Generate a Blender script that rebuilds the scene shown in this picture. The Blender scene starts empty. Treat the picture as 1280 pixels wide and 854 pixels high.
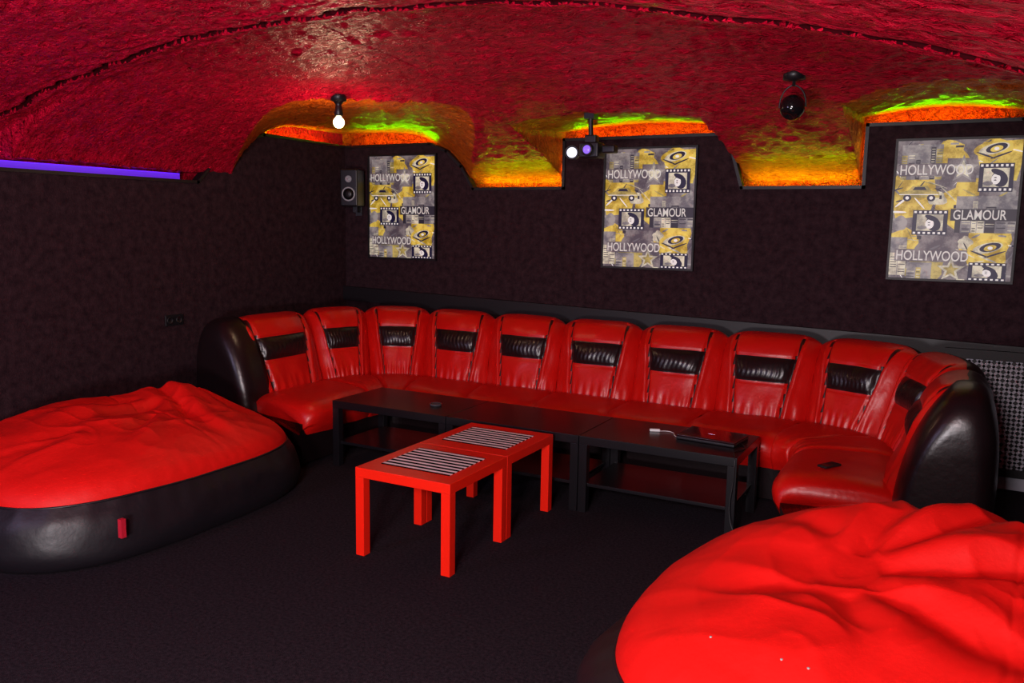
import bpy, bmesh, math, random
from mathutils import Vector, Matrix, noise
random.seed(4)
scene=bpy.context.scene
scene.view_settings.view_transform='Standard'
COL=bpy.context.collection

# ------------------------------------------------------------ materials
def nodes(name):
    m=bpy.data.materials.new(name); m.use_nodes=True
    nt=m.node_tree; b=nt.nodes['Principled BSDF']
    return m,nt,b
def pmat(name,col,rough=.5,metal=0,spec=.5,emit=None,es=0,bump=0,bump_scale=50,bump_detail=4,coat=0,col2=None,mottle=5,bdist=.01,emit_link=False,ramp=(.35,.68)):
    m,nt,b=nodes(name)
    b.inputs['Base Color'].default_value=(*col,1)
    b.inputs['Roughness'].default_value=rough
    b.inputs['Metallic'].default_value=metal
    b.inputs['Specular IOR Level'].default_value=spec
    b.inputs['Coat Weight'].default_value=coat
    if emit: 
        b.inputs['Emission Color'].default_value=(*emit,1); b.inputs['Emission Strength'].default_value=es
    tc=nt.nodes.new('ShaderNodeTexCoord')
    if col2:
        n=nt.nodes.new('ShaderNodeTexNoise'); n.inputs['Scale'].default_value=mottle; n.inputs['Detail'].default_value=8; n.inputs['Roughness'].default_value=.7
        r=nt.nodes.new('ShaderNodeValToRGB'); r.color_ramp.elements[0].color=(*col,1); r.color_ramp.elements[1].color=(*col2,1)
        r.color_ramp.elements[0].position=ramp[0]; r.color_ramp.elements[1].position=ramp[1]
        nt.links.new(tc.outputs['Object'],n.inputs['Vector']); nt.links.new(n.outputs['Fac'],r.inputs['Fac']); nt.links.new(r.outputs['Color'],b.inputs['Base Color'])
        if emit_link: nt.links.new(r.outputs['Color'],b.inputs['Emission Color'])
    if bump:
        n=nt.nodes.new('ShaderNodeTexNoise'); n.inputs['Scale'].default_value=bump_scale; n.inputs['Detail'].default_value=bump_detail
        bp=nt.nodes.new('ShaderNodeBump'); bp.inputs['Strength'].default_value=bump; bp.inputs['Distance'].default_value=bdist
        nt.links.new(tc.outputs['Object'],n.inputs['Vector']); nt.links.new(n.outputs['Fac'],bp.inputs['Height']); nt.links.new(bp.outputs['Normal'],b.inputs['Normal'])
    return m
M={}
M['redl']=pmat('red_leather',(.58,.005,.003),.37,bump=.25,bump_scale=40,bdist=.006)
M['blackl']=pmat('black_leather',(.010,.005,.006),.30,bump=.2,bump_scale=30,bdist=.006)
M['seam']=pmat('seam_piping',(.03,.002,.003),.45)
M['bag_red']=pmat('bag_red_vinyl',(.72,.006,.004),.58,spec=.28,bump=.35,bump_scale=10,bdist=.012)
M['bag_black']=pmat('bag_black_vinyl',(.008,.006,.009),.46,bump=.25,bump_scale=18,bdist=.01)
M['redt']=pmat('red_lacquer',(.85,.014,.004),.3)
M['blackt']=pmat('black_lacquer',(.007,.006,.008),.28)
M['black']=pmat('black_plastic',(.008,.007,.009),.4)
M['trim']=pmat('black_trim',(.006,.004,.006),.5)
M['carpet']=pmat('carpet',(.008,.006,.009),.95,spec=.08,col2=(.033,.025,.033),mottle=70,bump=.8,bump_scale=250,bdist=.006)
M['velour']=pmat('wall_velour',(.015,.006,.009),.9,spec=.12,col2=(.042,.019,.024),mottle=18,bump=.6,bump_scale=110,bdist=.008)
M['chrome']=pmat('chrome',(.6,.6,.62),.15,metal=1)
M['white']=pmat('white_plastic',(.75,.75,.75),.4)
M['grey']=pmat('stud_grey',(.35,.3,.3),.4)
M['grille']=pmat('grille_white',(.50,.50,.58),.5)
M['bulb']=pmat('bulb_glow',(1,.9,.7),.3,emit=(1,.78,.42),es=7)
M['ledv']=pmat('led_violet',(.1,.03,.6),.5,emit=(.11,.010,.70),es=.75)
M['ledy']=pmat('led_yellow',(1,.7,.1),.5,emit=(1,.45,.02),es=3)
M['ledw']=pmat('led_white',(1,1,1),.3,emit=(.75,.75,1),es=1.6)
M['laser']=pmat('lens_violet',(.2,.1,.6),.2,emit=(.3,.15,1),es=.8)
M['crack']=pmat('crack_shade',(.035,.001,.003),.9,spec=.05)  # shade of the crack painted in as a dark groove colour
# brushed rough plaster
def plaster(name,c0,c1,spec,tint):
    m,nt,b=nodes(name)
    tc=nt.nodes.new('ShaderNodeTexCoord')
    mp=nt.nodes.new('ShaderNodeMapping'); mp.inputs['Scale'].default_value=(1,2.2,1); mp.inputs['Rotation'].default_value=(0,0,.35)
    nt.links.new(tc.outputs['Object'],mp.inputs['Vector'])
    def nz(sc,det,ro,di):
        n=nt.nodes.new('ShaderNodeTexNoise'); n.inputs['Scale'].default_value=sc; n.inputs['Detail'].default_value=det; n.inputs['Roughness'].default_value=ro; n.inputs['Distortion'].default_value=di
        nt.links.new(mp.outputs['Vector'],n.inputs['Vector']); return n.outputs['Fac']
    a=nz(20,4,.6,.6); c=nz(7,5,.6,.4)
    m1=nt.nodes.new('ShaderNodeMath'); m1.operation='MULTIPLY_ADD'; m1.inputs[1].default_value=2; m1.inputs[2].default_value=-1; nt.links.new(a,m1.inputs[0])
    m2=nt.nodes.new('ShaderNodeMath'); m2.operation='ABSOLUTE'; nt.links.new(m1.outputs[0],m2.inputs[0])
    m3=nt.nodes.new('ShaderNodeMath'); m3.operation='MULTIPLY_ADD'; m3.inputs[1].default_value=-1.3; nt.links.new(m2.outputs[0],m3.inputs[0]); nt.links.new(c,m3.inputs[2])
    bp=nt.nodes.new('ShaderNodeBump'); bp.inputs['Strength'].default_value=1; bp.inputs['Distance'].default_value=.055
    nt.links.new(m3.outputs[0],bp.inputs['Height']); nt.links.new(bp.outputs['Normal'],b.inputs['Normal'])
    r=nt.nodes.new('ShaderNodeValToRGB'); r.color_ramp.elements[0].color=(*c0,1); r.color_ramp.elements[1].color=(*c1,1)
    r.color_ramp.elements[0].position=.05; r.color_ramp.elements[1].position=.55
    nt.links.new(m3.outputs[0],r.inputs['Fac']); nt.links.new(r.outputs['Color'],b.inputs['Base Color'])  # crevice shade painted in: darker colour where the bump is low
    b.inputs['Roughness'].default_value=.33; b.inputs['Specular IOR Level'].default_value=spec; b.inputs['IOR'].default_value=1.35
    b.inputs['Specular Tint'].default_value=(*tint,1)
    return m
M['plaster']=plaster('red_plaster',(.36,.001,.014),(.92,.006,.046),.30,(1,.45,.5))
M['plaster2']=plaster('glow_tinted_plaster',(.55,.06,.003),(.90,.17,.008),.25,(1,.8,.5))  # LED glow put into the colour: lighter orange where the strips shine
# striped mat
m,nt,b=nodes('striped_mat')
tc=nt.nodes.new('ShaderNodeTexCoord'); w=nt.nodes.new('ShaderNodeTexWave'); w.bands_direction='Y'; w.inputs['Scale'].default_value=7.2; w.inputs['Distortion'].default_value=0
r=nt.nodes.new('ShaderNodeValToRGB'); r.color_ramp.interpolation='CONSTANT'; r.color_ramp.elements[0].color=(.003,.003,.003,1); r.color_ramp.elements[1].color=(.9,.82,.84,1); r.color_ramp.elements[1].position=.5
nt.links.new(tc.outputs['Object'],w.inputs['Vector']); nt.links.new(w.outputs['Fac'],r.inputs['Fac']); nt.links.new(r.outputs['Color'],b.inputs['Base Color']); b.inputs['Roughness'].default_value=1; b.inputs['Specular IOR Level'].default_value=.0
M['stripe']=m

# ------------------------------------------------------------ helpers
def empty(name,loc=(0,0,0),rz=0):
    e=bpy.data.objects.new(name,None); COL.objects.link(e); e.location=loc; e.rotation_euler=(0,0,rz); e.empty_display_size=.1
    return e
def mesh(name,verts,faces,mat,parent=None,smooth=False,mi=None,loc=None,rot=None):
    me=bpy.data.meshes.new(name); me.from_pydata(verts,[],faces); 
    for mm in (mat if isinstance(mat,list) else [mat]): me.materials.append(mm)
    if mi:
        for p,i in zip(me.polygons,mi): p.material_index=i
    if smooth:
        for p in me.polygons: p.use_smooth=True
    me.update()
    o=bpy.data.objects.new(name,me); COL.objects.link(o)
    if parent: o.parent=parent
    if loc: o.location=loc
    if rot: o.rotation_euler=rot
    return o
def fixn(o):
    bm=bmesh.new(); bm.from_mesh(o.data); bmesh.ops.recalc_face_normals(bm,faces=bm.faces); bm.to_mesh(o.data); bm.free(); return o
def box(name,x0,x1,y0,y1,z0,z1,mat,parent=None,bev=0,seg=2,rot=None):
    cx,cy,cz=(x0+x1)/2,(y0+y1)/2,(z0+z1)/2; a,b_,c=(x1-x0)/2,(y1-y0)/2,(z1-z0)/2
    v=[(sx*a,sy*b_,sz*c) for sx in(-1,1) for sy in(-1,1) for sz in(-1,1)]
    f=[(0,1,3,2),(4,6,7,5),(0,4,5,1),(2,3,7,6),(0,2,6,4),(1,5,7,3)]
    o=mesh(name,v,f,mat,parent,loc=(cx,cy,cz),rot=rot)
    if bev:
        md=o.modifiers.new('b','BEVEL'); md.width=bev; md.segments=seg
        for p in o.data.polygons: p.use_smooth=True
        o.modifiers.new('w','WEIGHTED_NORMAL')
    return o
def lathe(name,prof,mat,parent=None,loc=(0,0,0),rot=(0,0,0),n=32,smooth=True):
    v=[];f=[]
    for (r_,z) in prof:
        for k in range(n):
            a=2*math.pi*k/n; v.append((r_*math.cos(a),r_*math.sin(a),z))
    for i in range(len(prof)-1):
        for k in range(n):
            k2=(k+1)%n; f.append((i*n+k,i*n+k2,(i+1)*n+k2,(i+1)*n+k))
    f.append(tuple(range(n))[::-1]); f.append(tuple((len(prof)-1)*n+k for k in range(n)))
    return fixn(mesh(name,v,f,mat,parent,smooth,loc=loc,rot=rot))
def tube(name,pts,rad,mat,parent=None):
    cu=bpy.data.curves.new(name,'CURVE'); cu.dimensions='3D'; cu.bevel_depth=rad; cu.bevel_resolution=3
    s=cu.splines.new('NURBS'); s.points.add(len(pts)-1)
    for p,q in zip(s.points,pts): p.co=(*q,1)
    s.use_endpoint_u=True; s.order_u=3
    cu.materials.append(mat)
    o=bpy.data.objects.new(name,cu); COL.objects.link(o)
    if parent:o.parent=parent
    return o
def cr(pts,n):
    out=[]
    P=[Vector(p) for p in pts]; P=[2*P[0]-P[1]]+P+[2*P[-1]-P[-2]]
    segs=len(pts)-1
    for i in range(n+1):
        t=i/n*segs; k=min(int(t),segs-1); t-=k
        a,b_,c,d=P[k:k+4]
        out.append(.5*((2*b_)+(c-a)*t+(2*a-5*b_+4*c-d)*t*t+(3*b_-a-3*c+d)*t**3))
    return out
def sstep(a,b_,x):
    t=min(1,max(0,(x-a)/(b_-a))); return t*t*(3-2*t)

# ------------------------------------------------------------ room shell
XR,YF=6.4,-8.0
mesh('floor',[(-.2,.2,0),(XR,.2,0),(XR,YF,0),(-.2,YF,0)],[(0,3,2,1)],M['carpet'])
def prism_xz(name,prof,y0,y1,mat,parent=None):
    n=len(prof); v=[(x,y0,z) for x,z in prof]+[(x,y1,z) for x,z in prof]
    f=[tuple(range(n)),tuple(range(n,2*n))[::-1]]+[(i,(i+1)%n,n+(i+1)%n,n+i) for i in range(n)]
    return fixn(mesh(name,v,f,mat,parent))
def prism_yz(name,prof,x0,x1,mat,parent=None):
    n=len(prof); v=[(x0,y,z) for y,z in prof]+[(x1,y,z) for y,z in prof]
    f=[tuple(range(n)),tuple(range(n,2*n))[::-1]]+[(i,(i+1)%n,n+(i+1)%n,n+i) for i in range(n)]
    return fixn(mesh(name,v,f,mat,parent))
box('wall_back',-.3,XR+.2,.15,.25,0,2.9,M['plaster2'])
box('wall_left',-.25,-.15,YF-.1,.15,0,2.9,M['plaster'])
box('wall_right',XR,XR+.1,YF-.1,.15,0,2.9,M['velour'])
box('wall_front',-.15,XR,YF-.1,YF,0,2.9,M['velour'])
bp_top=[(0,2.316),(.93,2.316),(1.10,2.25),(1.25,2.12),(1.37,1.935),(2.20,1.935),(2.20,2.31),(3.484,2.31),(3.6,1.93),(4.41,1.93),(4.41,2.335),(5.3,2.335),(5.7,1.93),(XR,1.93)]
lp_top=[(0,2.316),(-1.02,2.325),(-1.32,2.22),(-1.55,2.06),(-1.70,1.915),(YF,1.915)]
prism_xz('wall_back_panel',[(0,0)]+bp_top+[(XR,0)],0,.04,M['velour'])
prism_yz('wall_left_panel',[(.04,0),(.04,2.316)]+lp_top[1:]+[(YF,0)],-.04,0,M['velour'])
def trimline(name,pts,fn,w=.022):
    v=[];f=[]
    for i in range(len(pts)-1):
        a=Vector(pts[i]);b_=Vector(pts[i+1]); d=(b_-a).normalized(); nn=Vector((d.y,-d.x))
        a=a-d*w*.5; b_=b_+d*w*.5
        k=len(v)
        for off in (-.02,.05):
            for q in (a-nn*w/2,b_-nn*w/2,b_+nn*w/2,a+nn*w/2): v.append(fn(q.x,off,q.y))
        f+=[(k,k+1,k+2,k+3),(k+4,k+7,k+6,k+5),(k,k+4,k+5,k+1),(k+1,k+5,k+6,k+2),(k+2,k+6,k+7,k+3),(k+3,k+7,k+4,k)]
    return fixn(mesh(name,v,f,M['trim']))
trimline('trim_1',bp_top,lambda a,o,z:(a,o,z))
trimline('trim_2',lp_top,lambda a,o,z:(-o,a,z))
prism_xz('trim_3',[(0,.93),(0,1.055),(XR,.91),(XR,.78)],-.045,0,M['trim'])
box('baseboard_back',0,XR,-.02,0,0,.09,M['grille'],bev=.004)
box('baseboard_left',0,.02,YF,0,0,.09,M['trim'],bev=.004)

# vaulted ceiling height field
Z0=1.985
def lun(x,y,a,b_,crown):
    if x<a: return 0
    c=(a+b_)/2; h=(b_-a)/2
    z=crown+.055*y-.05*((x-c)/h)**2
    if x>b_: z-=(x-b_)*3.2
    return z
def crack_y(x):
    return -3.20+.05*noise.noise(Vector((x*1.5,2,0)))+.04*noise.noise(Vector((x*5,2,0)))+.03*noise.noise(Vector((x*19,2,0)))
def ceil_zm(x,y):
    if x<2.6: gx=max(0,1-((2.6-x)/2.6)**2)**.7 if x>0 else 0
    else: gx=max(0,1-((x-2.6)/3.85)**2)**.6
    if y<-3.07+.03*noise.noise(Vector((x*2,0,5))):
        return max(Z0,2.53-.058*(x-2.5)**2),0
    u=max(0,(3.1+y)/3.22); gy=max(0,1-u*u)**.85
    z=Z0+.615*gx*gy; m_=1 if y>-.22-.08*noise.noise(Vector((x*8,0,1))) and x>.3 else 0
    v=(x+y)/1.4142
    zl=0
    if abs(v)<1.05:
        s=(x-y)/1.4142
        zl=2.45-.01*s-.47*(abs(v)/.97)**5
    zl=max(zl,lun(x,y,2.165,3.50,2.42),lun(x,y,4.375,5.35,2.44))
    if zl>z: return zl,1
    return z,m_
def ceil_z(x,y): return ceil_zm(x,y)[0]
xs=[];x=-.16
while x<XR+.001: xs.append(x); x+=.02
for q in (2.160,2.166,4.370,4.376): xs.append(q)
xs=sorted(set(xs))
ys=[];y=.16
while y>-5.2: ys.append(y); y-=.02
while y>YF-.001: ys.append(y); y-=.05
for q in [-3.02-.005*i for i in range(64)]: ys.append(q)
ys=sorted(set(ys),reverse=True)
V=[];MM=[]
for y in ys:
    for x in xs:
        z,mi_=ceil_zm(x,y)
        rg=1-2*abs(noise.noise(Vector((x*7+y*1.5,y*15,3))))
        g=crack_y(x)
        near=math.exp(-((y-g)/.10)**2)
        n=noise.noise(Vector((x*3,y*3,0)))*.014+(rg*.010+noise.noise(Vector((x*15+y*4,y*25,7)))*.012)*(1-.8*near)
        w=.010*(1+.8*noise.noise(Vector((x*4,9,0))))
        if abs(y-g)<w*3 and mi_==0:
            n+=.05*math.exp(-((y-g)/w)**2)
        if abs(y-g)<w*1.15 and mi_==0: mi_=2
        # the far side of the crack hangs slightly lower
        if g+w*.8<y<g+.09: n-=.012*(1-(y-g)/.09)
        fade=min(1,max(.25,(-y+.2)/.5)); V.append((x,y,z+n*fade)); MM.append(mi_)
nx=len(xs);F=[];MI=[]
for j in range(len(ys)-1):
    for i in range(nx-1):
        k=j*nx+i; F.append((k,k+1,k+nx+1,k+nx)); MI.append(min(MM[k+1],MM[k+nx+1]) if 2 not in (MM[k],MM[k+nx]) else 2)
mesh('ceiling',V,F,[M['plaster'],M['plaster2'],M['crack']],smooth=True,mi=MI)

# ------------------------------------------------------------ LED strips
def area(name,loc,rot,sx,sy,col,power,parent=None):
    l=bpy.data.lights.new(name,'AREA'); l.shape='RECTANGLE'; l.size=sx; l.size_y=sy; l.color=col; l.energy=power
    o=bpy.data.objects.new(name,l); COL.objects.link(o); o.location=loc; o.rotation_euler=rot
    if parent:o.parent=parent
    return o
OR=(1,.30,.0); GR=(.16,1,.0)
def ledbar_back(x0,x1,z,po,pg,dzo,dzg,tg):
    box('led_strip',x0,x1,.06,.075,z-.03,z-.018,M['ledy'])
    area('strip_light',((x0+x1)/2,.085,z+dzo),(math.radians(190),0,0),x1-x0,.015,OR,po)
    area('strip_light',((x0+x1)/2,.080,z+dzg),(math.radians(tg),0,0),x1-x0,.015,GR,pg)
ledbar_back(.1,.9,2.315,1.4,3.8,-.006,.010,235)
ledbar_back(1.42,2.14,1.935,1.3,2.2,-.010,-.003,195)
ledbar_back(2.25,3.45,2.31,2.2,5.8,-.006,.010,235)
ledbar_back(3.64,4.34,1.93,1.3,2.2,-.010,-.003,195)
ledbar_back(4.46,5.2,2.335,1.4,4.2,-.006,.010,235)
for x,z0,z1 in ((2.185,1.97,2.29),(4.395,1.97,2.31)):
    box('led_strip',x-.004,x+.004,.06,.075,z0,z1,M['ledy'])
    area('strip_light',(x-.02,.03,(z0+z1)/2),(0,math.radians(-70),math.radians(40)),z1-z0,.03,(1,.35,.01),.5)
box('led_strip',-.075,-.06,-1.0,-.1,2.285,2.297,M['ledy'])
area('strip_light',(-.085,-.55,2.310),(0,math.radians(170),0),.015,.9,OR,1.3)
area('strip_light',(-.080,-.55,2.328),(0,math.radians(125),0),.015,.9,GR,3.4)
box('led_strip',-.075,-.06,-4.6,-1.8,1.90,1.972,M['ledv'])
area('strip_light',(-.05,-3.2,1.975),(0,math.radians(140),0),.03,2.8,(.18,.03,1),.9)

# ------------------------------------------------------------ sofa
sofa=empty('corner_sofa')
def arc(c,r_,a0,a1,t): a=math.radians(a0+(a1-a0)*t); return Vector((c[0]+r_*math.cos(a),c[1]+r_*math.sin(a)))
def L(a,b_,t): return Vector(a)*(1-t)+Vector(b_)*t
def OI(t):
    if t<=1: return L((.2,-1.78),(.2,-.95),t),L((1.32,-2.0),(1.32,-1.32),t)
    if t<=2: return arc((1.05,-.95),.85,180,90,t-1),arc((1.47,-1.32),.15,180,90,t-1)
    if t<=3: return L((1.05,-.1),(4.28,-.1),t-2),L((1.47,-1.17),(4.12,-1.17),t-2)
    if t<=4: return arc((4.28,-1.08),.98,90,0,t-3),arc((4.12,-1.32),.15,90,0,t-3)
    return L((5.26,-1.08),(5.26,-1.8),t-4),L((4.27,-1.32),(4.27,-2.0),t-4)
def PT(t,d,z):
    o,i=OI(t); q=o+(i-o)*(d/1.07); return (q.x,q.y,z)
mods=[(0,1),(1,1.5),(1.5,2)]+[(2+.2*k,2.2+.2*k) for k in range(5)]+[(3,3.5),(3.5,4),(4,5)]
bprof=cr([(.50,.34),(.475,.45),(.43,.57),(.39,.68),(.36,.78),(.32,.86),(.25,.925),(.16,.94),(.08,.90),(.03,.78),(.0,.5),(.0,.06)],76)
sprof=cr([(.40,.38),(.52,.425),(.70,.44),(.88,.44),(1.0,.425),(1.065,.37),(1.06,.29),(1.02,.22)],36)
B0,B1=.64,.795
for k,(t0,t1) in enumerate(mods):
    N=60;V=[];F=[];MI=[]
    nv=len(bprof)
    def smz(z): return .50+.20*min(1,max(0,(z-.4)/.5))
    for j,p in enumerate(bprof):
        d,z=p.x,p.y; vv=j/(nv-1)
        front= 1-sstep(.52,.62,vv)
        for i in range(N+1):
            u=i/N; s=2*u-1; a=abs(s)
            puff=1-a**8; dd=d; zz=z
            dd+=.06*(puff-1)*front
            dd+=.04*math.cos(s*math.pi/2)*front
            ht=sstep(.6,.94,z)
            zz-=ht*.060*a**5
            sm=smz(z)
            if front>.5:
                dd-=.026*math.exp(-((a-sm)/.028)**2)
                dd+=.014*math.exp(-((a-sm-.10)/.05)**2)
                if a<sm:
                    for zb in (B0,B1): dd-=.010*math.exp(-((z-zb)/.009)**2)
                    if B0<z<B1:
                        q=1-((z-.7175)/.0775)**2
                        dd+=.024*q*(1-(a/sm)**6)+.0035*math.sin(u*N*1.9+2*math.sin(z*50+k))*q
                dd+=.005*math.sin(a*30+k)*math.exp(-((z-.45)/.05)**2)
            dd+=.010*noise.noise(Vector((u*5+k*7,z*8,1)))
            V.append(PT(t0+(t1-t0)*u,dd,zz))
    for j in range(nv-1):
        for i in range(N):
            kk=j*(N+1)+i; F.append((kk,kk+1,kk+N+2,kk+N+1))
            z=(bprof[j].y+bprof[j+1].y)/2; a=abs(2*(i+.5)/N-1); sm=smz(z); fr=j<nv*.55
            mi=0
            if (B0<z<B1 and a<sm and fr) or j>nv*.62: mi=1
            elif fr and abs(a-sm)<.017 and z<.93: mi=2
            MI.append(mi)
    fixn(mesh('backrest_%d'%(k+1),V,F,[M['redl'],M['blackl'],M['seam']],sofa,True,MI))
    N=26;V=[];F=[]
    for p in sprof:
        d,z=p.x,p.y
        for i in range(N+1):
            u=i/N; a=abs(2*u-1)
            dip=a**10
            e0=0
            if (k==0 and u<.5) or (k==len(mods)-1 and u>.5): e0=a**6
            zz=z-.018*dip*(1 if z>.3 else .2)-.03*e0*(1 if z>.3 else 0)
            dd=d-.015*dip*(d/1.07)-.05*e0*(d/1.07)**3
            V.append(PT(t0+(t1-t0)*u,dd,zz+.007*noise.noise(Vector((u*4+k*5,d*6,2)))))
    ns=len(sprof)
    for j in range(ns-1):
        for i in range(N):
            kk=j*(N+1)+i; F.append((kk,kk+1,kk+N+2,kk+N+1))
    if k==0: F.append(tuple(j*(N+1) for j in range(ns)))
    if k==len(mods)-1: F.append(tuple(j*(N+1)+N for j in range(ns)))
    fixn(mesh('seat_%d'%(k+1),V,F,M['redl'],sofa,True))
V=[];F=[];ts=[i/12 for i in range(61)]
for t in ts:
    for d,z in ((.04,.02),(.04,.3),(1.0,.3),(.98,.02)): V.append(PT(t,d,z))
for i in range(len(ts)-1):
    for q in range(4): F.append((4*i+q,4*i+(q+1)%4,4*i+4+(q+1)%4,4*i+4+q))
F.append((0,1,2,3));F.append(tuple(4*(len(ts)-1)+q for q in (3,2,1,0)))
fixn(mesh('plinth',V,F,M['blackl'],sofa))
aprof=cr([(.60,.02),(.60,.25),(.575,.45),(.50,.66),(.40,.82),(.28,.925),(.15,.945),(.04,.90),(-.03,.74),(-.05,.5),(-.04,.25),(-.02,.02)],60)
def arm(name,xo,sgn,y0,y1,sx,sz=1.0):
    c=Vector((.28,.42)); V=[];F=[]
    K=14;n=len(aprof)
    for kk in range(K+1):
        w=kk/K; yy=y0+(y1-y0)*math.sin(w*math.pi/2)**.9 if kk else y0
        s=1-(1-math.cos(w*math.pi/2))**1.6*.42
        if kk==0: s=1.0
        for p in aprof:
            q=c+(p-c)*s
            if p.y<.1: q.y=.02
            V.append((xo+sgn*q.x*sx,yy,q.y*sz))
    for kk in range(K):
        for i in range(n-1):
            a=kk*n+i; F.append((a,a+1,a+n+1,a+n))
        F.append((kk*n,kk*n+n-1,(kk+1)*n+n-1,(kk+1)*n))
    F.append(tuple(range(n))); F.append(tuple(K*n+i for i in range(n))[::-1])
    return fixn(mesh(name,V,F,M['blackl'],sofa,True))
arm('armrest_1',.22,1,-1.74,-1.98,.88)
arm('armrest_2',5.225,-1,-1.66,-2.02,.68)

# ------------------------------------------------------------ bean bags
def beanbag(name,loc,rz,a,b_,RIM,H,raise_,creases,bumps,seed,n=3.0,sh=(-.4,.8),body=1.03,rim=.945,studs=(),wr=1.0):
    e=empty(name,loc,rz)
    def rad(th): return (abs(math.cos(th)/a)**n+abs(math.sin(th)/b_)**n)**(-1/n)
    NA=280
    def rimz(th): return RIM+.014*noise.noise(Vector((math.cos(th)*1.5,math.sin(th)*1.5,seed)))
    prof=cr([(body-.18,.0),(body-.06,.004),(body-.01,.17),(body,.42),(body-.03,.75),(rim,1.0)],18)
    V=[];F=[]
    for p in prof:
        for k in range(NA):
            th=2*math.pi*k/NA; r_=rad(th)*p.x
            c_,s_=math.cos(th),math.sin(th)
            w=1+.014*noise.noise(Vector((c_*3,s_*3,p.y*3+seed)))+.004*math.sin(th*41)*(p.y)**3
            V.append((r_*w*c_,r_*w*s_,p.y*rimz(th)))
    for j in range(len(prof)-1):
        for k in range(NA): F.append((j*NA+k,j*NA+(k+1)%NA,(j+1)*NA+(k+1)%NA,(j+1)*NA+k))
    F.append(tuple(range(NA))[::-1])
    fixn(mesh('side_panel',V,F,M['bag_black'],e,True))
    V=[];F=[];NR=130
    def hgt(x,y,rho,th):
        env=(1-rho**2.6)**.62 if rho<1 else 0
        h=H*env
        h+=raise_*env*sstep(sh[0],sh[1],y/b_)
        for (bx,by,br,bh) in bumps: h+=bh*math.exp(-((x-bx)**2+(y-by)**2)/br**2)*env
        for (x0,y0,ang,ln,dep,wd,cv) in creases:
            ang0=math.radians(ang)
            dx,dy=x-x0,y-y0; al=dx*math.cos(ang0)+dy*math.sin(ang0); pe=-dx*math.sin(ang0)+dy*math.cos(ang0)
            pe+=cv*(al/ln)**2*ln+.012*math.sin(al*9+ang0*3)
            tt=al/ln; m_=0
            if 0<tt<1: m_=math.sin(math.pi*tt**.6)
            ww=wd*(.6+.9*max(0,tt))
            h+=env*m_*dep*wr*(-math.exp(-(pe/ww)**2)+.6*math.exp(-((pe-ww*1.8)/(ww*1.1))**2)+.3*math.exp(-((pe+ww*2.0)/(ww*1.4))**2))
        h+=.026*noise.noise(Vector((x*2.2,y*2.2,seed)))*env
        wx=x+.12*noise.noise(Vector((x*2,y*2,seed+5))); wy=y+.12*noise.noise(Vector((x*2,y*2,seed+8)))
        r1=1-abs(noise.noise(Vector((wx*2.0+seed,wy*5.0+wx*1.5,9))))*2; h+=.014*(max(0,r1)**2-.3)*env*wr
        r2=1-abs(noise.noise(Vector((wx*6.0+seed,wy*4.0,3))))*2; h+=.006*(max(0,r2)**3-.2)*env*wr
        # stitched seam across the cover
        h-=.006*math.exp(-((x-.15)/.008)**2)*env
        h+=.003*math.sin(th*52+2*math.sin(th*5))*math.exp(-((1-rho)/.06))*min(1,(1-rho)*40)
        return h
    for j in range(NR+1):
        rho=1-j/NR*.995
        for k in range(NA):
            th=2*math.pi*k/NA; R_=rad(th)
            bulge=1+.015*math.sin(math.pi*min(1,(1-rho)*6))
            x=R_*rho*rim*math.cos(th); y=R_*rho*rim*math.sin(th)
            V.append((x*bulge,y*bulge,RIM+(rimz(th)-RIM)*rho**4+max(-.02,hgt(x,y,rho,th))))
    for j in range(NR):
        for k in range(NA): F.append((j*NA+k,j*NA+(k+1)%NA,(j+1)*NA+(k+1)%NA,(j+1)*NA+k))
    F.append(tuple(NR*NA+k for k in range(NA)))
    fixn(mesh('top_cover',V,F,M['bag_red'],e,True))
    for sx,sy in studs:
        th=math.atan2(sy,sx); rho=math.hypot(sx,sy)/(rad(th)*rim)
        lathe('stud',[(.004,-.01),(.004,.001),(.001,.002)],M['grey'],e,(sx,sy,RIM+hgt(sx,sy,rho,th)+.001),n=10)
    V=[];F=[]
    for k in range(NA):
        th=2*math.pi*k/NA; R_=rad(th)*(rim+.002); z0=rimz(th)
        for q in range(6):
            ph=q*math.pi/3; V.append(((R_+.006*math.cos(ph))*math.cos(th),(R_+.006*math.cos(ph))*math.sin(th),z0+.006*math.sin(ph)))
    for k in range(NA):
        for q in range(6): F.append((k*6+q,k*6+(q+1)%6,((k+1)%NA)*6+(q+1)%6,((k+1)%NA)*6+q))
    fixn(mesh('piping',V,F,M['bag_black'],e,True))
    return e
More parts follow.
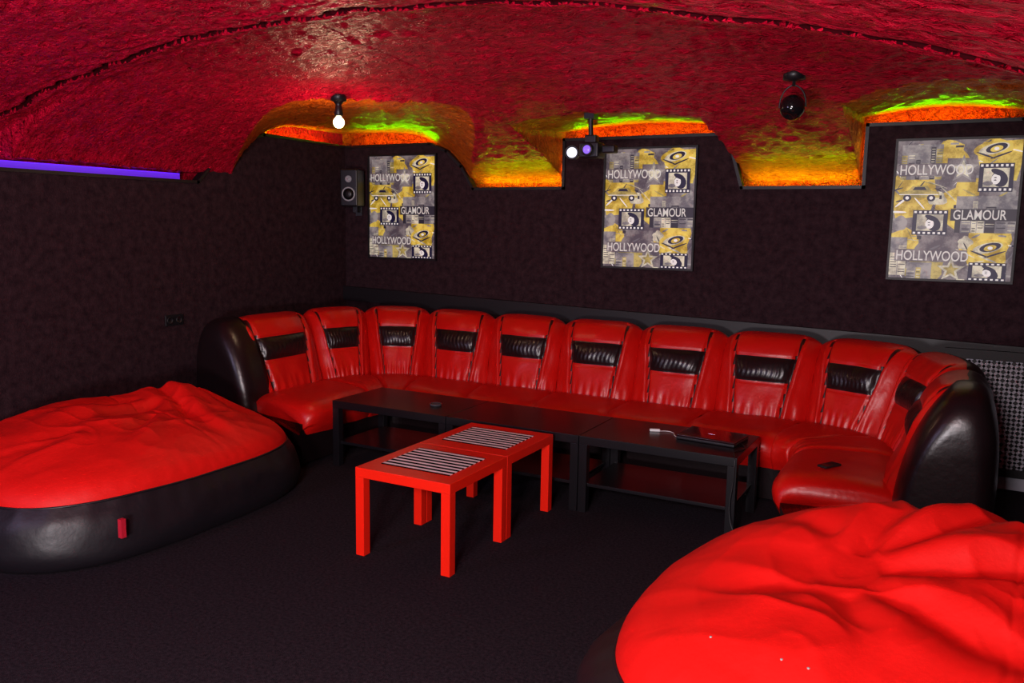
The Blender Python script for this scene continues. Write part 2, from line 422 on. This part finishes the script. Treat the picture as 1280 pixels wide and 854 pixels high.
# left bag: local +x = far end, local +y = wall side
bb=beanbag('bean_bag_lounger',(.92,-3.08,0),math.radians(90),.96,.71,.30,.23,.08,
 [(.35,.10,-165,.9,.030,.06,.15),(.40,.0,-120,.6,.030,.05,-.2),(.25,.2,170,.8,.025,.06,-.15),(.62,.30,-80,.8,.040,.05,.15),(.5,.35,-110,.7,.036,.05,.1),(-.35,-.1,175,.5,.022,.07,.2),(.75,.2,-75,.6,.028,.05,-.1),(.1,-.1,-140,.5,.025,.04,.1)],
 [(.62,.15,.32,.10),(.15,.05,.25,-.05),(-.2,.3,.4,.03)],2.3)
M['tag']=pmat('tag_red',(.5,.01,.03),.5)
box('brand_tag',-.60,-.575,-.745,-.72,.15,.24,M['tag'],bb)
bb2=beanbag('bean_bag_lounger',(5.09,-3.55,0),math.radians(-5),1.04,.79,.30,.33,.18,
 [(-.25,.05,78,.65,.026,.05,.15),(-.35,-.12,-160,.5,.020,.07,.1),(-.35,.12,150,.5,.018,.06,.1),(-.22,.08,38,.95,.032,.055,-.2),(-.20,.0,12,1.1,.036,.06,.12),(-.22,-.12,-20,.9,.026,.06,.1),(-.25,-.15,-75,.5,.018,.06,.0),(.20,.28,25,.7,.026,.05,.1),(.20,.08,5,.8,.026,.05,.15)],
 [(-.28,-.02,.20,-.05),(-.6,.25,.35,.01),(.10,.45,.40,.05),(.55,.1,.3,.03)],7.7,n=2.3,body=1.05,rim=.925,studs=((-.34,-.50),(-.27,-.51),(-.55,-.44)))

# ------------------------------------------------------------ tables
def table(name,x,y,w,d,h,mat,shelf=False,top=.05,leg=.05):
    e=empty(name,(x,y,0))
    box('top',0,w,0,d,h-top,h,mat,e,bev=.0025)
    n=0
    for lx in (0,w-leg):
        for ly in (0,d-leg):
            n+=1; box('leg_%d'%n,lx+.0005,lx+leg-.0005,ly+.0005,ly+leg-.0005,0,h-top,mat,e,bev=.0015)
    if shelf: box('shelf',leg*.5,w-leg*.5,leg*.5,d-leg*.5,.15,.17,mat,e,bev=.002)
    return e
for y in (-2.985,-2.43):
    e=table('side_table',2.49,y,.55,.55,.45,M['redt'])
    o=box('striped_mat',.075,.475,.11,.455,.4505,.453,M['stripe'],e)
for x in (1.37,2.275,3.18): table('coffee_table',x,-1.83,.90,.55,.45,M['blackt'],True)

# laptop etc
lp=empty('laptop',(3.86,-1.50,.4505),math.radians(-6))
box('base',-.17,.17,-.12,.12,0,.018,M['black'],lp,bev=.005)
box('lid',-.17,.17,-.12,.12,.019,.030,pmat('laptop_lid',(.03,.01,.012),.15,coat=.6),lp,bev=.005)
box('badge',-.02,.02,-.01,.01,.0302,.0306,M['chrome'],lp)
rm=empty('charger_cable',(3.53,-1.50,.4505))
box('plug',-.04,.02,-.01,.01,0,.016,M['white'],rm,bev=.004,rot=(0,0,.4))
tube('cord',[(.02,0,.006),(.06,.04,.004),(.11,.0,.004),(.12,-.05,.004),(.15,-.08,.004)],.002,M['white'],rm)
tube('black_cord',[(.50,-.03,.006),(.56,-.12,.004),(.50,-.22,.004),(.53,-.30,.004),(.54,-.338,.0),(.54,-.34,-.12),(.52,-.36,-.30),(.58,-.38,-.43),(.70,-.36,-.446)],.003,M['black'],rm)
ph=empty('mobile_phone',(4.52,-1.72,.447),math.radians(60))
box('body',-.06,.06,-.028,.028,0,.012,M['black'],ph,bev=.004)
box('screen',-.05,.05,-.024,.024,.012,.0125,pmat('glass',(.01,.01,.012),.08),ph)
ast=lathe('ashtray',[(.035,0),(.04,.004),(.042,.016),(.036,.016),(.032,.006),(.002,.006)],pmat('dark_glass',(.05,.05,.06),.1),None,(2.05,-1.60,.4505))

# ------------------------------------------------------------ posters
PM={};PL=[]
def pc(name,c=None,c2=None,e=.30):  # added emission: prints glow to stand in for reflected light
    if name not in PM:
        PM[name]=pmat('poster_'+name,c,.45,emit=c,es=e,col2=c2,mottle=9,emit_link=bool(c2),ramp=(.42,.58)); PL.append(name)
    return PM[name]
pc('bg',(.09,.07,.09),(.27,.24,.24));pc('must',(.44,.29,.015),(.90,.70,.12));pc('lite',(.38,.36,.28),(.84,.81,.60));pc('dark',(.03,.025,.04));pc('white',(1,1,.95));pc('mid',(.15,.14,.16),(.40,.38,.36));pc('navy',(.010,.008,.04));pc('olive',(.26,.21,.05),(.60,.49,.14));pc('letter',(.74,.73,.68))
def poster(x0,ztop,W=.703,H=.887):
    e=empty('poster',(x0,0,ztop))
    fr=.014
    box('frame_top',-fr,W+fr,-.03,-.002,0,fr,M['trim'],e); box('frame_bottom',-fr,W+fr,-.03,-.002,-H-fr,-H,M['trim'],e)
    box('frame_left',-fr,0,-.03,-.002,-H,0,M['trim'],e); box('frame_right',W,W+fr,-.03,-.002,-H,0,M['trim'],e)
    mesh('backing',[(0,-.012,-H),(W,-.012,-H),(W,-.012,0),(0,-.012,0)],[(0,1,2,3)],M['trim'],e)
    lay=[0];V=[];F=[];MI=[]
    def poly(nm,pts,mat):
        lay[0]+=1; yy=-.013-.00003*lay[0]; k=len(V)
        V.extend([(min(1,max(0,u))*W,yy,-min(1,max(0,v))*H) for u,v in pts]); F.append(tuple(range(k,k+len(pts)))); MI.append(PL.index(mat))
    def rect(nm,u0,v0,u1,v1,mat): poly(nm,[(u0,v1),(u1,v1),(u1,v0),(u0,v0)],mat)
    def star(u,v,r_,mat,ri=.42):
        pts=[]
        for k in range(10):
            rr=r_ if k%2==0 else r_*ri; a=math.pi/2+k*math.pi/5
            pts.append((u+rr*math.cos(a),v-rr*math.sin(a)*W/H))
        poly('star',pts[::-1],mat)
    def ell(u,v,ru,rv,mat,rot=0,n=20):
        pts=[]
        for k in range(n):
            a=2*math.pi*k/n; x=ru*math.cos(a); y=rv*math.sin(a)
            pts.append((u+x*math.cos(rot)-y*math.sin(rot),v+x*math.sin(rot)+y*math.cos(rot)))
        poly('shape',pts,mat)
    def text(s,u,v,size,mat,sx=1,off=0,lift=0):
        cu=bpy.data.curves.new('lettering','FONT'); cu.body=s; cu.size=size; cu.extrude=.0002; cu.offset=off; cu.materials.append(pc(mat))
        o=bpy.data.objects.new('lettering',cu); COL.objects.link(o); o.parent=e; o.location=(u*W,-.0285-lift,-v*H); o.rotation_euler=(math.pi/2,0,0); o.scale=(sx,1,1)
    def film(u0,v0,u1,v1):
        rect('film',u0,v0,u1,v1,'navy')
        h=v1-v0; rect('photo',u0+.035,v0+h*.17,u1-.035,v1-h*.17,'lite')
        c=(u0+u1)/2; cv=(v0+v1)/2
        ell(c+.03,cv+.01,.065,h*.27,'navy',.4); ell(c+.0,cv+.01,.035,h*.19,'white',.2); ell(c+.015,cv-h*.18,.06,h*.10,'navy',.3); ell(c-.06,cv+h*.2,.04,h*.08,'mid')
        ell(c-.005,cv+.0,.012,h*.02,'navy'); ell(c-.005,cv+h*.09,.012,h*.02,'navy')
        n=7
        for q in range(n):
            a=u0+(u1-u0)*(q+.25)/n
            rect('hole',a,v0+h*.04,a+(u1-u0)/n*.5,v0+h*.12,'white'); rect('hole',a,v1-h*.12,a+(u1-u0)/n*.5,v1-h*.04,'white')
    def eye(u,v):
        ell(u,v,.16,.055,'must',-.1); ell(u,v,.12,.036,'lite',-.2); ell(u+.02,v-.005,.085,.030,'navy',-.2); ell(u+.02,v,.05,.020,'must',-.2); ell(u+.02,v,.02,.012,'white')
        ell(u-.06,v+.045,.08,.006,'navy',.3); ell(u+.06,v+.045,.09,.006,'navy',-.3)
    def city(u0,v0,u1,v1,seed):
        rnd=random.Random(seed); rect('city',u0,v0,u1,v1,'mid'); a=u0
        while a<u1-.02:
            w=.035+rnd.random()*.05; t=v0+(v1-v0)*rnd.random()*.55
            rect('tower',a,t,min(a+w,u1),v1,rnd.choice(['lite','dark','olive','mid']))
            vv=t+.012
            while vv<v1-.012:
                rect('floor_band',a+.006,vv,min(a+w,u1)-.006,vv+.006,rnd.choice(['dark','lite','mid'])); vv+=.018
            a+=w+.006
    def blob(u,v,r_,mat,seed):
        pts=[]
        for q in range(18):
            a=2*math.pi*q/18; rr=r_*(1+.55*noise.noise(Vector((math.cos(a)*1.4,math.sin(a)*1.4,seed)))); pts.append((u+rr*math.cos(a),v+rr*.8*math.sin(a)))
        poly('swirl',pts,mat)
    rect('base',0,0,1,1,'bg')
    blob(.15,.38,.23,'must',1); blob(.45,.10,.13,'must',2); blob(.50,.50,.17,'must',3); blob(.85,.12,.20,'must',4); blob(.10,.74,.13,'must',5); blob(.80,.76,.22,'must',6); blob(.30,.92,.15,'olive',7); blob(.60,.33,.12,'must',8)
    blob(.36,.42,.07,'lite',11); blob(.62,.74,.06,'lite',12); blob(.93,.40,.07,'mid',13); blob(.06,.60,.07,'mid',14)
    rnd=random.Random(21)
    for q in range(70):
        ell(rnd.random(),rnd.random(),.02+.07*rnd.random(),.002+.006*rnd.random(),rnd.choice(['lite','olive','dark','mid','mid','white','navy']),rnd.uniform(-1,1),12)
    for q in range(26):
        u_,v_=rnd.random(),rnd.random(); rect('bit',u_,v_,u_+.02+.05*rnd.random(),v_+.01+.025*rnd.random(),rnd.choice(['lite','olive','dark','mid','navy']))
    rect('patch',.42,.13,.66,.30,'bg')
    city(.04,.03,.38,.28,3); city(.52,.40,1,.66,8); city(.0,.70,.14,.98,5); city(.15,.88,.36,1.0,6)
    rect('title_ground',.02,.165,.64,.255,'bg'); rect('title_ground',.04,.785,.64,.875,'bg'); rect('title_ground',.48,.49,1,.575,'dark')
    poly('car',[(.05,.41),(.04,.375),(.11,.36),(.15,.325),(.27,.325),(.31,.36),(.37,.37),(.38,.41)],'olive'); poly('car_window',[(.15,.355),(.17,.333),(.25,.333),(.27,.355)],'navy')
    ell(.11,.412,.035,.025,'navy'); ell(.31,.412,.035,.025,'navy'); ell(.11,.412,.015,.012,'white'); ell(.31,.412,.015,.012,'white'); rect('car_chrome',.04,.385,.37,.39,'white')
    eye(.78,.07); eye(.80,.765)
    film(.17,.50,.46,.68); film(.68,.17,.95,.37); film(.66,.87,.96,1.0)
    star(.55,.21,.13,'mid'); star(.55,.21,.085,'lite'); star(.52,.93,.12,'lite'); star(.52,.93,.07,'olive')
    mesh('print',V,F,[PM[q] for q in PL],e,mi=MI)
    for s_,u_,v_,z_ in (('HOLLYWOOD',.03,.245,.090),('GLAMOUR',.50,.565,.086),('HOLLYWOOD',.05,.865,.090)):
        text(s_,u_,v_,z_,'letter',.72,.0008,.0006)
    return e
poster(.291,2.223); poster(2.56,2.223); poster(4.605,2.223)

# ------------------------------------------------------------ speakers, fixtures
def speaker(x,z,rz):
    e=empty('wall_speaker',(x,-.17,z),rz)
    box('cabinet',-.08,.08,-.09,.09,-.16,.16,M['black'],e,bev=.012)
    lathe('woofer',[(.062,0),(.062,.006),(.052,.006),(.02,-.012),(.018,-.004),(.002,-.002)],pmat('cone',(.35,.35,.38),.35),e,(0,-.091,-.055),(math.pi/2,0,0))
    lathe('woofer_cone',[(.05,0),(.02,.003),(.002,.008)],M['black'],e,(0,-.0975,-.055),(math.pi/2,0,0))
    lathe('tweeter',[(.03,0),(.03,.005),(.022,.005),(.012,.0),(.008,.004),(.001,.006)],pmat('dome',(.3,.3,.33),.35),e,(0,-.091,.075),(math.pi/2,0,0))
    box('bracket',-.02,.02,.06,.165,-.21,-.15,M['black'],e); box('wall_plate',-.03,.03,.15,.165,-.24,-.12,M['black'],e)
    return e
speaker(.22,1.94,.30); speaker(5.42,2.02,-.2)

sk=empty('power_socket',(0,-1.95,.912))
box('plate',0,.01,-.08,.08,-.04,.04,M['black'],sk,bev=.003)
for yy in (-.04,.04): lathe('outlet',[(.028,0),(.028,.004),(.02,.004),(.018,.001),(.002,.001)],M['trim'],sk,(.010,yy,0),(0,math.pi/2,0),n=20)

def ceil_lamp():
    e=empty('ceiling_lamp',(1.42,-1.79,0)); zc=ceil_z(1.42,-1.79)-.01
    lathe('canopy',[(.05,zc+.04),(.05,zc-.012),(.03,zc-.02),(.018,zc-.04),(.022,zc-.05),(.028,zc-.10),(.024,zc-.108)],M['black'],e)
    c_=zc-.148
    lathe('bulb',[(.014,zc-.108)]+[(.036*math.sin(a),c_+.036*math.cos(a)) for a in [math.pi*k/16 for k in range(3,16)]]+[(.002,c_-.036)],M['bulb'],e)
    l=bpy.data.lights.new('bulb_light','POINT'); l.energy=9; l.color=(1,.70,.42); l.shadow_soft_size=.04
    o=bpy.data.objects.new('bulb_light',l); COL.objects.link(o); o.parent=e; o.location=(0,0,c_-.09)
ceil_lamp()
e=empty('eyeball_spotlight',(4.20,-1.55,0)); zc=ceil_z(4.20,-1.55)
lathe('canopy',[(.055,zc+.03),(.055,zc-.022),(.02,zc-.027),(.008,zc-.03),(.008,zc-.055)],M['black'],e)
tube('yoke',[(-.066,0,zc-.16),(-.066,0,zc-.095),(0,0,zc-.035),(.066,0,zc-.095),(.066,0,zc-.16)],.004,M['black'],e)
gp=[(.001,-.064)]+[(.064*math.sin(a),-.064*math.cos(a)) for a in [math.pi*k/18 for k in range(1,16)]]+[(.026,.054),(.02,.046),(.002,.044)]
lathe('globe',gp,pmat('gloss_black',(.006,.005,.006),.12),e,(0,0,zc-.16),(math.radians(150),math.radians(15),0))
e=empty('party_light_projector',(2.80,-.9,0)); zc=ceil_z(2.80,-.9)
zb=2.135
box('mount',-.035,.035,-.035,.035,zc-.03,zc+.02,M['black'],e)
tube('stem',[(0,0,zc-.02),(0,0,zc-.1),(.01,0,zb)],.016,M['black'],e)
box('bracket',-.03,.05,-.03,.03,zb+.045,zb+.10,M['black'],e,bev=.006)
box('body',-.05,.09,-.08,.05,zb-.05,zb+.05,M['black'],e,bev=.012)
box('side_body',.10,.19,-.05,.03,zb-.02,zb+.03,M['black'],e,bev=.01)
lathe('lens',[(.040,0),(.040,.03),(.030,.03),(.026,.012),(.002,.014)],M['black'],e,(.02,-.08,zb),(math.pi/2,0,0))
lathe('lens_glass',[(.029,0),(.024,.006),(.002,.01)],M['laser'],e,(.02,-.10,zb),(math.pi/2,0,0))
lathe('spot_housing',[(.044,-.05),(.048,.03),(.040,.034),(.037,.02)],M['black'],e,(-.10,-.06,zb-.015),(math.pi/2,0,.25))
lathe('spot_head',[(.034,0),(.033,.026),(.002,.028)],M['ledw'],e,(-.10,-.06,zb-.015),(math.pi/2,0,.25))
box('spot_arm',-.10,-.04,-.045,-.03,zb-.01,zb+.01,M['chrome'],e)

# radiator cover with lattice
rc=empty('radiator_cover',(0,0,0))
x0,x1,z0,z1=4.98,6.2,.10,.90
yy=-.065
for nm,a in (('frame_left',(x0,x0+.05,z0,z1)),('frame_right',(x1-.05,x1,z0,z1)),('frame_top',(x0+.05,x1-.05,z1-.06,z1)),('frame_bottom',(x0+.05,x1-.05,z0,z0+.05))):
    box(nm,a[0],a[1],yy-.02,-.046,a[2],a[3],M['trim'],rc)
V=[];F=[]
def bar(ax,az,bx,bz):
    d=Vector((bx-ax,bz-az)).normalized(); n=Vector((-d.y,d.x))*.008; k=len(V)
    for y_ in (yy-.006,yy): 
        for q in ((ax+n.x,az+n.y),(bx+n.x,bz+n.y),(bx-n.x,bz-n.y),(ax-n.x,az-n.y)): V.append((q[0],y_,q[1]))
    F.extend([(k,k+1,k+2,k+3),(k+7,k+6,k+5,k+4),(k,k+4,k+5,k+1),(k+1,k+5,k+6,k+2),(k+2,k+6,k+7,k+3),(k+3,k+7,k+4,k)])
gx0,gx1,gz0,gz1=x0+.05,x1-.05,z0+.05,z1-.06
s=.055; H_=gz1-gz0
c=gx0-H_
while c<gx1:
    a=max(gx0,c); bx=min(gx1,c+H_)
    if bx>a+.01:
        bar(a,gz0+(a-c),bx,gz0+(bx-c)); bar(a,gz1-(a-c),bx,gz1-(bx-c))
    c+=s
mesh('lattice',V,F,M['grille'],rc)
box('backing',x0,x1,-.056,-.046,z0,z1,M['black'],rc)

# ------------------------------------------------------------ lights
def look(o,t): o.rotation_euler=(Vector(t)-o.location).to_track_quat('-Z','Y').to_euler()
k1=area('room_lamp_key',(4.7,-6.9,2.05),(0,0,0),.4,.3,(1,.86,.88),100); look(k1,(2.6,-1.0,.9))
k2=area('room_lamp_violet',(1.2,-6.5,2.0),(0,0,0),.6,.6,(.70,.6,1),22); look(k2,(2.6,-1.5,.6))
k3=area('fill_light_up',(4.0,-6.9,.9),(0,0,0),.4,.4,(1,.9,.95),110); look(k3,(2.4,-2.6,2.6))  # k3: added unseen fill, aimed up to brighten the ceiling
w=bpy.data.worlds.new('World'); scene.world=w; w.use_nodes=True; w.node_tree.nodes['Background'].inputs['Color'].default_value=(.35,.2,.5,1); w.node_tree.nodes['Background'].inputs['Strength'].default_value=.05

# ------------------------------------------------------------ camera
cam=bpy.data.cameras.new('Camera'); co=bpy.data.objects.new('Camera',cam); COL.objects.link(co)
yaw,pitch,roll=-.4903,-.1376,.0168
f=Vector((math.sin(yaw)*math.cos(pitch),math.cos(yaw)*math.cos(pitch),math.sin(pitch))); r_=Vector((math.cos(yaw),-math.sin(yaw),0)); u=r_.cross(f)
c,s=math.cos(roll),math.sin(roll); R_=c*r_+s*u; U_=-s*r_+c*u
mt=Matrix((R_,U_,-f)).transposed().to_4x4(); mt.translation=Vector((5.04,-6.15,1.637)); co.matrix_world=mt
cam.sensor_width=36; cam.lens=1048.8/1280*36; cam.clip_start=.02
scene.camera=co
